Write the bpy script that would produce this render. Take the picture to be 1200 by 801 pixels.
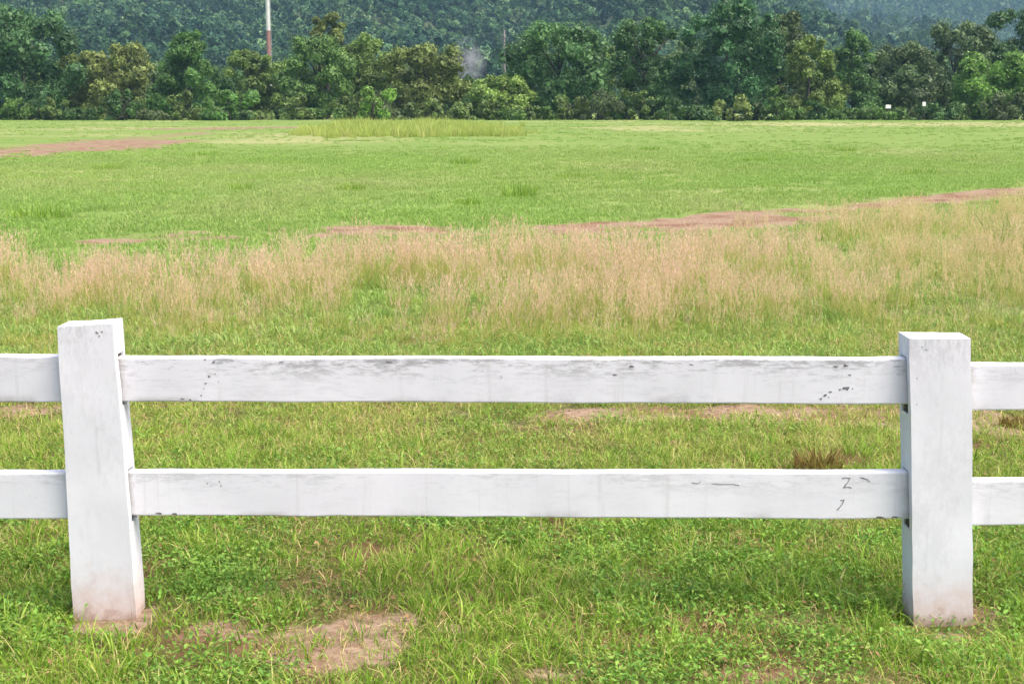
import bpy, bmesh, math, random
import numpy as np
from mathutils import Vector
from mathutils.bvhtree import BVHTree
R = math.radians
rng = np.random.default_rng(7)
random.seed(7)
for o in list(bpy.data.objects):
    bpy.data.objects.remove(o)
sc = bpy.context.scene
COL = sc.collection

# ------------------------------------------------------------------ camera
CAM_Z, F, W, H, HOR = 1.70, 1667.0, 1200.0, 801.0, 128.0
PITCH = math.atan((H / 2 - HOR) / F)
cam_d = bpy.data.cameras.new('camera')
cam = bpy.data.objects.new('camera', cam_d)
COL.objects.link(cam)
cam.location = (0, 0, CAM_Z)
cam.rotation_euler = (math.pi / 2 - PITCH, 0, 0)
cam_d.sensor_width = 36.0
cam_d.lens = F / W * 36.0
cam_d.clip_start = 0.05
cam_d.clip_end = 9000
sc.camera = cam
sc.render.resolution_x, sc.render.resolution_y = 1024, 683

# ------------------------------------------------------------------ light
SUN_EL, SUN_AZ = R(62), R(116)            # azimuth from +Y (view direction) towards +X
world = bpy.data.worlds.new('World')
sc.world = world
world.use_nodes = True
wn = world.node_tree
bg = wn.nodes['Background']
sky = wn.nodes.new('ShaderNodeTexSky')
sky.sky_type = 'NISHITA'
sky.sun_disc = False
sky.sun_elevation = SUN_EL
sky.sun_rotation = SUN_AZ
sky.air_density = 1.0
sky.dust_density = 7.0
sky.ozone_density = 1.0
wn.links.new(sky.outputs[0], bg.inputs[0])
bg.inputs[1].default_value = 0.15
sun_d = bpy.data.lights.new('sun', 'SUN')
sun_d.energy = 1.5
sun_d.angle = R(42)
sun_d.color = (1.0, 0.95, 0.87)
sun = bpy.data.objects.new('sun', sun_d)
COL.objects.link(sun)
sd = Vector((math.sin(SUN_AZ) * math.cos(SUN_EL), math.cos(SUN_AZ) * math.cos(SUN_EL), math.sin(SUN_EL)))
sun.rotation_euler = sd.to_track_quat('Z', 'Y').to_euler()
sun.location = (20, 40, 60)
sc.view_settings.view_transform = 'Standard'
sc.view_settings.look = 'None'
sc.view_settings.exposure = 1.12
sc.view_settings.gamma = 1.0
sc.cycles.max_bounces = 5
sc.cycles.diffuse_bounces = 3
sc.cycles.glossy_bounces = 1
sc.cycles.transmission_bounces = 3
sc.cycles.volume_bounces = 0

# ------------------------------------------------------------------ pixel -> place
cp, sp = math.cos(PITCH), math.sin(PITCH)
def ray(u, v):
    xc, yc = (u - W / 2) / F, -(v - H / 2) / F
    return xc, cp + yc * sp, -sp + yc * cp
def on_plane(u, v, Y):
    dx, dy, dz = ray(u, v)
    t = Y / dy
    return Vector((dx * t, Y, CAM_Z + dz * t))
def on_ground(u, v):
    dx, dy, dz = ray(u, v)
    t = -CAM_Z / dz
    return (dx * t, dy * t)

# ------------------------------------------------------------------ noise in numpy
_perm = np.random.default_rng(3).random((256, 256))
def vnoise(x, y):
    x = np.asarray(x, float); y = np.asarray(y, float)
    xi, yi = np.floor(x).astype(int), np.floor(y).astype(int)
    fx, fy = x - xi, y - yi
    fx = fx * fx * (3 - 2 * fx); fy = fy * fy * (3 - 2 * fy)
    g = lambda a, b: _perm[a & 255, b & 255]
    return (g(xi, yi) * (1 - fx) + g(xi + 1, yi) * fx) * (1 - fy) + (g(xi, yi + 1) * (1 - fx) + g(xi + 1, yi + 1) * fx) * fy
def fbm(x, y, o=4):
    s, a, t = 0.0, 0.5, 0.0
    for i in range(o):
        s = s + a * vnoise(np.asarray(x) * 2 ** i + 17.3 * i, np.asarray(y) * 2 ** i + 5.1 * i)
        t += a; a *= 0.5
    return s / t
def smooth(a, b, x):
    t = np.clip((np.asarray(x, float) - a) / (b - a), 0, 1)
    return t * t * (3 - 2 * t)

# ------------------------------------------------------------------ materials
def new_mat(name):
    m = bpy.data.materials.new(name); m.use_nodes = True
    nt = m.node_tree; nt.nodes.clear()
    return m, nt
def N(nt, t, **kw):
    n = nt.nodes.new(t)
    for k, v in kw.items():
        setattr(n, k, v)
    return n
def L(nt, a, b): nt.links.new(a, b)
def ramp(nt, fac, stops):
    r = N(nt, 'ShaderNodeValToRGB')
    e = r.color_ramp.elements
    e[0].position, e[0].color = stops[0][0], (*stops[0][1], 1)
    e[1].position, e[1].color = stops[-1][0], (*stops[-1][1], 1)
    for p, c in stops[1:-1]:
        k = e.new(p); k.color = (*c, 1)
    L(nt, fac, r.inputs[0])
    return r.outputs[0]
def mix(nt, fac, a, b, mode='MIX'):
    m = N(nt, 'ShaderNodeMix', data_type='RGBA', blend_type=mode)
    for s, v in ((m.inputs[0], fac), (m.inputs[6], a), (m.inputs[7], b)):
        if isinstance(v, (int, float)): s.default_value = v
        elif isinstance(v, tuple): s.default_value = (*v, 1)
        else: L(nt, v, s)
    return m.outputs[2]
def mth(nt, op, a, b=None, c=None):
    m = N(nt, 'ShaderNodeMath', operation=op)
    for i, v in enumerate((a, b, c)):
        if v is None: continue
        if isinstance(v, (int, float)): m.inputs[i].default_value = v
        else: L(nt, v, m.inputs[i])
    return m.outputs[0]
def mrange(nt, v, a, b, c=0.0, d=1.0):
    m = N(nt, 'ShaderNodeMapRange', interpolation_type='SMOOTHSTEP')
    L(nt, v, m.inputs[0])
    for i, k in enumerate((a, b, c, d)): m.inputs[i + 1].default_value = k
    return m.outputs[0]
def noise(nt, vec, scale, detail=4, rough=0.55):
    n = N(nt, 'ShaderNodeTexNoise')
    n.inputs['Scale'].default_value = scale
    n.inputs['Detail'].default_value = detail
    n.inputs['Roughness'].default_value = rough
    if vec is not None: L(nt, vec, n.inputs['Vector'])
    return n.outputs['Fac']
def attr(nt, name, kind='GEOMETRY'):
    a = N(nt, 'ShaderNodeAttribute', attribute_type=kind)
    a.attribute_name = name
    return a.outputs['Fac']
def principled(nt, col, rough=0.8, bump=None, bstr=0.3, bdist=0.01, spec=0.3):
    b = N(nt, 'ShaderNodeBsdfPrincipled')
    out = N(nt, 'ShaderNodeOutputMaterial')
    if isinstance(col, tuple): b.inputs['Base Color'].default_value = (*col, 1)
    else: L(nt, col, b.inputs['Base Color'])
    b.inputs['Roughness'].default_value = rough
    b.inputs['Specular IOR Level'].default_value = spec
    if bump is not None:
        bp = N(nt, 'ShaderNodeBump')
        bp.inputs['Strength'].default_value = bstr
        bp.inputs['Distance'].default_value = bdist
        L(nt, bump, bp.inputs['Height'])
        L(nt, bp.outputs[0], b.inputs['Normal'])
    L(nt, b.outputs[0], out.inputs[0])
    return b
def leafy(nt, col, transl=0.35, rough=0.55, spec=0.25):
    b = N(nt, 'ShaderNodeBsdfPrincipled')
    L(nt, col, b.inputs['Base Color'])
    b.inputs['Roughness'].default_value = rough
    b.inputs['Specular IOR Level'].default_value = spec
    t = N(nt, 'ShaderNodeBsdfTranslucent')
    L(nt, col, t.inputs[0])
    ms = N(nt, 'ShaderNodeMixShader'); ms.inputs[0].default_value = transl
    out = N(nt, 'ShaderNodeOutputMaterial')
    L(nt, b.outputs[0], ms.inputs[1]); L(nt, t.outputs[0], ms.inputs[2])
    L(nt, ms.outputs[0], out.inputs[0])

MAT = {}
# --- painted concrete
def paint(name, splash):
    m, nt = new_mat(name)
    tc = N(nt, 'ShaderNodeTexCoord')
    ob = tc.outputs['Object']
    sep = N(nt, 'ShaderNodeSeparateXYZ'); L(nt, tc.outputs['Generated'], sep.inputs[0])
    mp = N(nt, 'ShaderNodeMapping'); L(nt, ob, mp.inputs[0])
    oi = N(nt, 'ShaderNodeObjectInfo')
    cv = N(nt, 'ShaderNodeCombineXYZ')
    L(nt, mth(nt, 'MULTIPLY', oi.outputs['Random'], 37.0), cv.inputs[0]); L(nt, cv.outputs[0], mp.inputs['Location'])
    v = mp.outputs[0]
    n1 = noise(nt, v, 3.0, 5); n2 = noise(nt, v, 22, 5, 0.7); n3 = noise(nt, v, 60, 3)
    col = mix(nt, mrange(nt, n1, 0.35, 0.7), (0.735, 0.74, 0.79), (0.665, 0.67, 0.72))
    # grey weathering, streaked along and hanging from the top edge
    ms = N(nt, 'ShaderNodeMapping'); L(nt, v, ms.inputs[0]); ms.inputs['Scale'].default_value = (1.6, 1.6, 0.7) if splash else (0.5, 1, 2.4)
    st = mth(nt, 'ADD', mth(nt, 'MULTIPLY', noise(nt, ms.outputs[0], 38, 6, 0.75), 0.6), mth(nt, 'MULTIPLY', noise(nt, ms.outputs[0], 4.5, 3), 0.4))
    if splash:
        top = mrange(nt, sep.outputs[2], 0.90, 1.0)
    else:
        top = mrange(nt, sep.outputs[2], 0.35, 0.97)
    grime = mth(nt, 'MULTIPLY', mrange(nt, st, 0.48, 0.60), mth(nt, 'ADD', mth(nt, 'MULTIPLY', top, 0.9 if not splash else 0.5), 0.22))
    cs = N(nt, 'ShaderNodeSeparateColor'); L(nt, oi.outputs['Color'], cs.inputs[0])
    col = mix(nt, mth(nt, 'MULTIPLY', grime, mth(nt, 'MULTIPLY', cs.outputs[0], 0.68)), col, (0.27, 0.275, 0.28))
    # fine vertical runs
    mv = N(nt, 'ShaderNodeMapping'); L(nt, v, mv.inputs[0]); mv.inputs['Scale'].default_value = (9, 9, 0.6)
    rn = noise(nt, mv.outputs[0], 4, 3)
    col = mix(nt, mth(nt, 'MULTIPLY', mrange(nt, rn, 0.58, 0.75), 0.22), col, (0.42, 0.42, 0.41))
    # small chips that bare the concrete
    ch = mth(nt, 'MULTIPLY', mrange(nt, n2, 0.69, 0.72), mrange(nt, n1, 0.46, 0.54))
    col = mix(nt, mth(nt, 'MULTIPLY', ch, 0.75), col, (0.17, 0.17, 0.165))
    if not splash:
        endx = mth(nt, 'ABSOLUTE', mth(nt, 'SUBTRACT', sep.outputs[0], 0.5))
        en = mrange(nt, mth(nt, 'ADD', endx, mth(nt, 'MULTIPLY', mth(nt, 'SUBTRACT', n2, 0.5), 0.03)), 0.458, 0.474)
        col = mix(nt, mth(nt, 'MULTIPLY', en, 0.55), col, (0.33, 0.30, 0.26))
        lw = mth(nt, 'MULTIPLY', mrange(nt, sep.outputs[2], 0.06, 0.22, 1.0, 0.0), mrange(nt, n1, 0.52, 0.66))
        col = mix(nt, mth(nt, 'MULTIPLY', lw, 0.5), col, (0.25, 0.24, 0.22))
    if splash:
        lo = mth(nt, 'ADD', sep.outputs[2], mth(nt, 'MULTIPLY', mth(nt, 'SUBTRACT', n2, 0.5), 0.16))
        soil = mrange(nt, lo, 0.25, 0.42, 1.0, 0.0)
        col = mix(nt, mth(nt, 'MULTIPLY', soil, 0.55), col, (0.50, 0.30, 0.20))
        col = mix(nt, mth(nt, 'MULTIPLY', mrange(nt, lo, 0.235, 0.295, 1.0, 0.0), 0.6), col, (0.28, 0.15, 0.09))
    bh = mth(nt, 'ADD', mth(nt, 'MULTIPLY', n3, 0.3), mth(nt, 'ADD', n2, mth(nt, 'MULTIPLY', ch, -0.6)))
    principled(nt, col, 0.8, bh, 0.22, 0.003, 0.2)
    return m
MAT['post'] = paint('painted_post_concrete', True)
MAT['rail'] = paint('painted_rail_concrete', False)
def plain(name, c1, c2, scale, rough=0.85, bstr=0.4, bd=0.01):
    m, nt = new_mat(name)
    tc = N(nt, 'ShaderNodeTexCoord')
    n1 = noise(nt, tc.outputs['Object'], scale, 6, 0.65)
    principled(nt, mix(nt, mrange(nt, n1, 0.3, 0.7), c1, c2), rough, n1, bstr, bd)
    return m
MAT['chip'] = plain('bare_concrete_chip', (0.09, 0.09, 0.095), (0.26, 0.25, 0.245), 140)
MAT['crumb'] = plain('soil_crumb', (0.13, 0.07, 0.045), (0.33, 0.24, 0.18), 300)
MAT['shade_fill'] = plain('painted_socket_shade', (0.035, 0.033, 0.028), (0.10, 0.09, 0.075), 60)  # near-black colour stands in for the shade inside the rail sockets
MAT['bark'] = plain('bark', (0.035, 0.03, 0.024), (0.085, 0.075, 0.062), 4, bd=0.05)
MAT['rock'] = plain('pale_rock', (0.18, 0.18, 0.20), (0.42, 0.41, 0.45), 0.45, bd=0.8)
MAT['mast_white'] = plain('mast_white_paint', (0.50, 0.51, 0.51), (0.58, 0.58, 0.58), 1.2, 0.5, 0.05)
MAT['mast_red'] = plain('mast_red_paint', (0.24, 0.125, 0.12), (0.29, 0.16, 0.15), 1.2, 0.5, 0.05)
MAT['steel'] = plain('galvanised_steel', (0.32, 0.32, 0.33), (0.42, 0.42, 0.43), 2, 0.5, 0.05)
MAT['pole'] = plain('weathered_pole', (0.13, 0.115, 0.12), (0.18, 0.16, 0.165), 2, 0.8, 0.1)
MAT['board'] = plain('white_board_paint', (0.76, 0.77, 0.76), (0.84, 0.84, 0.83), 3, 0.6, 0.05)
MAT['hill'] = plain('hill_soil', (0.03, 0.05, 0.02), (0.07, 0.09, 0.035), 0.03, bd=0.5)
# --- grass leaf: blade-to-blade variation (rnd), straw content (tint) and tip colour per clump
def grass_mat(name, dark, light, straw, transl=0.35):
    m, nt = new_mat(name)
    r = attr(nt, 'rnd'); t = attr(nt, 'tint', 'INSTANCER'); h = attr(nt, 'hue', 'INSTANCER')
    g = mix(nt, mth(nt, 'MULTIPLY_ADD', r, 0.7, mth(nt, 'MULTIPLY', h, 0.45)), dark, light)
    s = mth(nt, 'SUBTRACT', mth(nt, 'ADD', t, mth(nt, 'MULTIPLY', r, 0.6)), 0.45)
    c = N(nt, 'ShaderNodeClamp'); L(nt, s, c.inputs[0])
    leafy(nt, mix(nt, c.outputs[0], g, straw), transl)
    return m
MAT['grass'] = grass_mat('grass_leaf', (0.05, 0.145, 0.012), (0.31, 0.50, 0.05), (0.50, 0.43, 0.16))
MAT['field'] = grass_mat('field_grass_leaf', (0.19, 0.33, 0.055), (0.32, 0.46, 0.115), (0.41, 0.42, 0.19))
MAT['weed'] = grass_mat('weed_leaf', (0.04, 0.135, 0.02), (0.25, 0.47, 0.07), (0.36, 0.32, 0.09))
MAT['tall_leaf'] = grass_mat('tall_grass_leaf', (0.13, 0.27, 0.025), (0.34, 0.47, 0.065), (0.58, 0.48, 0.18))
MAT['tuft'] = grass_mat('browned_grass_leaf', (0.14, 0.085, 0.03), (0.42, 0.36, 0.09), (0.4, 0.3, 0.12))
MAT['rank'] = grass_mat('rank_grass_leaf', (0.25, 0.37, 0.06), (0.42, 0.51, 0.12), (0.52, 0.48, 0.20))
MAT['straw'] = grass_mat('dry_straw', (0.46, 0.36, 0.13), (0.66, 0.54, 0.25), (0.64, 0.52, 0.27))
MAT['brown'] = grass_mat('dead_leaf', (0.17, 0.075, 0.035), (0.33, 0.19, 0.09), (0.38, 0.26, 0.13))
m, nt = new_mat('seed_head'); MAT['head'] = m
r = attr(nt, 'rnd'); t = attr(nt, 'pink', 'INSTANCER')
c1 = mix(nt, r, (0.60, 0.49, 0.22), (0.78, 0.67, 0.38))
c2 = mix(nt, r, (0.71, 0.46, 0.33), (0.86, 0.67, 0.52))
leafy(nt, mix(nt, t, c1, c2), 0.4)
# --- tree leaves: colour from the object
def leaf_mat(name, spread):
    m, nt = new_mat(name)
    r = attr(nt, 'rnd'); oi = N(nt, 'ShaderNodeObjectInfo')
    f = mrange(nt, r, 0, 1, 1 - spread, 1.15 + spread)
    v = N(nt, 'ShaderNodeVectorMath', operation='SCALE')
    L(nt, oi.outputs['Color'], v.inputs[0]); L(nt, f, v.inputs['Scale'])
    leafy(nt, v.outputs[0], 0.2, 0.5, 0.3)
    return m
MAT['leaf'] = leaf_mat('tree_leaf', 0.5)
m, nt = new_mat('forest_leaf'); MAT['forest'] = m
r = attr(nt, 'rnd'); h = attr(nt, 'hue', 'INSTANCER'); t = attr(nt, 'tint', 'INSTANCER')
fc = ramp(nt, h, [(0.0, (0.018, 0.055, 0.032)), (0.35, (0.04, 0.10, 0.042)), (0.7, (0.085, 0.165, 0.06)), (0.92, (0.13, 0.215, 0.085)), (1.0, (0.22, 0.24, 0.17))])
v = N(nt, 'ShaderNodeVectorMath', operation='SCALE')
L(nt, fc, v.inputs[0]); L(nt, mrange(nt, r, 0, 1, 0.65, 1.65), v.inputs['Scale'])
leafy(nt, v.outputs[0], 0.2)
# --- ground
m, nt = new_mat('meadow_soil'); MAT['ground'] = m
tc = N(nt, 'ShaderNodeTexCoord'); ob = tc.outputs['Object']
d = attr(nt, 'dirt'); dry = attr(nt, 'dry'); far = attr(nt, 'far')
nb = noise(nt, ob, 1.3, 6, 0.6); nf = noise(nt, ob, 26, 6, 0.7); ng = noise(nt, ob, 0.22, 5, 0.6)
soil = mix(nt, mrange(nt, nf, 0.3, 0.7), (0.165, 0.105, 0.068), (0.31, 0.23, 0.165))
soil = mix(nt, mth(nt, 'MULTIPLY', mrange(nt, nb, 0.46, 0.60), 0.75), soil, (0.15, 0.075, 0.045))
soil = mix(nt, mrange(nt, noise(nt, ob, 90, 4, 0.7), 0.58, 0.72), soil, (0.12, 0.062, 0.04))
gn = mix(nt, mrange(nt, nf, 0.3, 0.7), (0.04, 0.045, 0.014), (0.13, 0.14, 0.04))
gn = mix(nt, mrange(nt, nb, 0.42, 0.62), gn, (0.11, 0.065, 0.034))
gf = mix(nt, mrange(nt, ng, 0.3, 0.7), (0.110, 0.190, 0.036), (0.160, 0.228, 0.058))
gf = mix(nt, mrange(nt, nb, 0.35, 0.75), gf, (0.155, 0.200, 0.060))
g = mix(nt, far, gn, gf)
g = mix(nt, mth(nt, 'MULTIPLY', dry, 0.8), g, (0.30, 0.28, 0.14))
df = mrange(nt, mth(nt, 'ADD', d, mth(nt, 'MULTIPLY', mth(nt, 'SUBTRACT', nf, 0.5), 0.5)), 0.35, 0.65)
principled(nt, mix(nt, df, g, soil), 0.95, mth(nt, 'ADD', nf, mth(nt, 'MULTIPLY', nb, 1.5)), 0.5, 0.02, 0.1)

# ------------------------------------------------------------------ helpers
def link(o, parent=None, coll=None):
    (coll or COL).objects.link(o)
    if parent is not None: o.parent = parent
    return o
def mesh_obj(name, V, Fc, mats, parent=None, mi=None, rnd=None, coll=None, smooth_=False):
    me = bpy.data.meshes.new(name)
    me.from_pydata([tuple(v) for v in V], [], Fc)
    for k in (mats if isinstance(mats, (list, tuple)) else [mats]):
        me.materials.append(MAT[k])
    if mi is not None: me.polygons.foreach_set('material_index', np.asarray(mi, np.int32))
    if rnd is not None:
        a = me.attributes.new('rnd', 'FLOAT', 'POINT'); a.data.foreach_set('value', np.asarray(rnd, np.float32))
    if smooth_: me.polygons.foreach_set('use_smooth', np.ones(len(me.polygons), bool))
    me.update()
    return link(bpy.data.objects.new(name, me), parent, coll)
def quads_obj(name, V, mat, rnd, parent=None, coll=None):
    """V: (n,4,3) array of separate quads, built fast"""
    n = len(V)
    me = bpy.data.meshes.new(name)
    me.vertices.add(n * 4); me.vertices.foreach_set('co', V.reshape(-1).astype(np.float32))
    me.loops.add(n * 4); me.loops.foreach_set('vertex_index', np.arange(n * 4, dtype=np.int32))
    me.polygons.add(n); me.polygons.foreach_set('loop_start', np.arange(0, n * 4, 4, dtype=np.int32))
    me.materials.append(MAT[mat])
    a = me.attributes.new('rnd', 'FLOAT', 'POINT'); a.data.foreach_set('value', np.repeat(rnd, 4).astype(np.float32))
    me.update(calc_edges=True); me.validate()
    return link(bpy.data.objects.new(name, me), parent, coll)
def tag(o, label=None, cat=None, group=None, kind=None):
    for k, v in (('label', label), ('category', cat), ('group', group), ('kind', kind)):
        if v: o[k] = v
    return o
def empty(name, loc):
    o = bpy.data.objects.new(name, None); o.location = loc; o.empty_display_size = 0.2
    return link(o)
def tube(path, radii, n=8, cap=True):
    V, Fc = [], []
    for i, p in enumerate(path):
        p = Vector(p)
        a = Vector(path[max(i - 1, 0)]); b = Vector(path[min(i + 1, len(path) - 1)])
        t = (b - a).normalized()
        x = t.orthogonal().normalized() if abs(t.z) < 0.95 else Vector((1, 0, 0))
        x = (x - t * x.dot(t)).normalized(); y = t.cross(x)
        for k in range(n):
            an = 2 * math.pi * k / n
            V.append(p + (x * math.cos(an) + y * math.sin(an)) * radii[i])
    for i in range(len(path) - 1):
        for k in range(n):
            Fc.append((i * n + k, i * n + (k + 1) % n, (i + 1) * n + (k + 1) % n, (i + 1) * n + k))
    if cap:
        Fc.append(tuple(range(n - 1, -1, -1))); Fc.append(tuple((len(path) - 1) * n + k for k in range(n)))
    return V, Fc
def merge(parts):
    V, Fc = [], []
    for v, f in parts:
        b = len(V); V += list(v); Fc += [tuple(b + i for i in q) for q in f]
    return V, Fc
def box(x0, x1, y0, y1, z0, z1):
    V = [(x, y, z) for z in (z0, z1) for y in (y0, y1) for x in (x0, x1)]
    return V, [(0, 2, 3, 1), (4, 5, 7, 6), (0, 1, 5, 4), (2, 6, 7, 3), (0, 4, 6, 2), (1, 3, 7, 5)]

# ------------------------------------------------------------------ what grows where
FY = 4.60                                        # front plane of the fence
DIRT = []                                        # soft ellipses (cx, cy, rx, ry, strength)
def d_px(u, v, ru, rv, s=1.0):
    x, y = on_ground(u, v); x1, _ = on_ground(u + ru, v)
    y0 = on_ground(u, v + rv)[1]; y1 = on_ground(u, v - rv)[1]
    DIRT.append((x, (y0 + y1) / 2, x1 - x, (y1 - y0) / 2, s))
for a in ((390, 755, 85, 28, 1.1), (310, 762, 60, 16, .85), (255, 742, 50, 12, .8), (455, 733, 85, 16, .95), (528, 738, 45, 12, 0.95),
          (125, 733, 42, 11, .85), (165, 728, 22, 16, .8), (1110, 740, 48, 14, .9), (1160, 720, 40, 14, .8), (640, 785, 70, 14, 0.6), (900, 790, 90, 14, 0.55),
          (860, 484, 230, 9, 1.0), (1030, 492, 50, 13, 1.1), (1165, 492, 70, 16, 1.1), (20, 482, 50, 9, 0.9), (660, 490, 60, 14, .7),
          (590, 500, 120, 12, .45), (300, 600, 120, 10, 0.35), (760, 600, 120, 10, 0.35)):
    d_px(*a)
TRACKS = [([(175, 281), (240, 277), (330, 273), (540, 272), (680, 268), (790, 262), (900, 249), (1060, 238), (1230, 222), (1500, 200)], 0.95, 0.95),
          ([(640, 276), (800, 272), (900, 262), (980, 252)], 0.45, 0.8),
          ([(-300, 196), (-60, 182), (60, 175), (120, 169), (175, 164)], 3.2, 1.0),
          ([(90, 165), (170, 162), (240, 155)], 2.0, 0.55),
          ([(190, 152), (260, 150), (345, 149)], 5.0, 0.75)]
TRACKS = [([on_ground(*p) for p in pl], w, s) for pl, w, s in TRACKS]
def seg_dist(x, y, pl):
    d = np.full(np.shape(x), 1e9)
    for (ax, ay), (bx, by) in zip(pl[:-1], pl[1:]):
        l2 = (bx - ax) ** 2 + (by - ay) ** 2
        t = np.clip(((x - ax) * (bx - ax) + (y - ay) * (by - ay)) / l2, 0, 1)
        d = np.minimum(d, np.hypot(x - ax - t * (bx - ax), y - ay - t * (by - ay)))
    return d
def dirt(x, y):
    x = np.asarray(x, float); y = np.asarray(y, float)
    n = fbm(x * 3.1, y * 3.1, 4) - 0.5
    m = np.zeros(x.shape); n3 = (fbm(x * 11 + 5, y * 11, 3) - 0.5) * 0.9
    for cx, cy, rx, ry, s in DIRT:
        q = np.sqrt(((x - cx) / rx) ** 2 + ((y - cy) / ry) ** 2) + n * 1.9 + n3
        m = np.maximum(m, s * (1 - smooth(0.55, 1.25, q)))
    n2 = fbm(x * 0.6, y * 0.6, 4) - 0.5
    for pl, w, s in TRACKS:
        q = seg_dist(x, y, pl) / w + n2 * 1.6
        m = np.maximum(m, s * (1 - smooth(0.6, 1.3, q)) * (0.45 + 0.75 * smooth(0.35, 0.55, fbm(x * 0.9 + 70, y * 0.9, 4))))
    return np.clip(m, 0, 1)
def gz(x, y):
    f = smooth(9, 40, y)
    dip = 0.022 * np.exp(-((np.asarray(x) - 1.45) ** 2 + (np.asarray(y) - 4.5) ** 2) / 0.12)
    return (fbm(np.asarray(x) * 1.7, np.asarray(y) * 1.7, 3) - 0.5) * 0.05 * (1 - 0.5 * f) + f * 0.25 * (fbm(np.asarray(x) * 0.06 + 9, np.asarray(y) * 0.06, 3) - 0.5) - dip
# the band of tall seeding grass: front and back edge as depth over x
FRONT = sorted([on_ground(*p) for p in ((-200, 385), (0, 388), (120, 392), (300, 398), (450, 410), (540, 412), (650, 408), (760, 415), (900, 418), (1050, 420), (1130, 400), (1200, 378), (1450, 380))])
BACK = sorted([on_ground(*p) for p in ((-200, 332), (0, 334), (150, 330), (300, 322), (420, 315), (560, 316), (650, 318), (780, 308), (900, 290), (1050, 268), (1200, 246), (1450, 230))])
def tall_mask(x, y):
    fx, fy = zip(*FRONT); bx, by = zip(*BACK)
    n = (fbm(np.asarray(x) * 0.9, np.asarray(y) * 0.9, 4) - 0.5)
    a = np.interp(x, fx, fy) + n * 2.2; b = np.interp(x, bx, by) + n * 2.0
    return smooth(-0.5, 0.9, y - a) * (1 - smooth(-0.4, 1.2, y - b))

# ------------------------------------------------------------------ ground
xs = np.concatenate([-np.geomspace(8, 1500, 90)[::-1], np.arange(-7.94, 7.95, 0.065), np.geomspace(8, 1500, 90)])
ys = np.concatenate([-np.geomspace(0.5, 200, 20)[::-1], np.arange(0, 2.9, 0.3), np.arange(3.0, 11.97, 0.065), np.geomspace(12, 260, 250), np.geomspace(275, 2600, 30)])
GX, GY = np.meshgrid(xs, ys)
gxf, gyf = GX.ravel(), GY.ravel()
gzf = gz(gxf, gyf) * (1 - smooth(300, 400, gyf))
nx, ny = len(xs), len(ys)
ii = (np.arange(ny - 1)[:, None] * nx + np.arange(nx - 1)[None, :]).ravel()
me = bpy.data.meshes.new('ground')
me.vertices.add(nx * ny); me.vertices.foreach_set('co', np.stack([gxf, gyf, gzf], 1).ravel().astype(np.float32))
q = np.stack([ii, ii + 1, ii + nx + 1, ii + nx], 1)
me.loops.add(q.size); me.loops.foreach_set('vertex_index', q.ravel().astype(np.int32))
me.polygons.add(len(q)); me.polygons.foreach_set('loop_start', np.arange(0, q.size, 4, dtype=np.int32))
me.polygons.foreach_set('use_smooth', np.ones(len(q), bool))
def put(me, name, val):
    a = me.attributes.new(name, 'FLOAT', 'POINT'); a.data.foreach_set('value', np.asarray(val, np.float32))
put(me, 'dirt', dirt(gxf, gyf))
DRYB = [on_ground(*p) for p in ((-100, 144), (300, 147))], [on_ground(*p) for p in ((980, 146), (1400, 146))]
dryv = np.maximum((1 - smooth(0.4, 1.4, seg_dist(gxf, gyf, DRYB[1]) / 22 + fbm(gxf * .05, gyf * .05) - .5)) * 0.9,
                  smooth(0.52, 0.75, fbm(gxf * 0.08 + 40, gyf * 0.05, 4)) * 0.75 * smooth(14, 30, gyf))
dryv = np.maximum(dryv, 0.15 * tall_mask(gxf, gyf))
put(me, 'dry', dryv)
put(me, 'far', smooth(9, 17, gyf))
me.materials.append(MAT['ground'])
me.update(calc_edges=True)
ground = link(bpy.data.objects.new('ground', me)); tag(ground, kind='structure')

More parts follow.
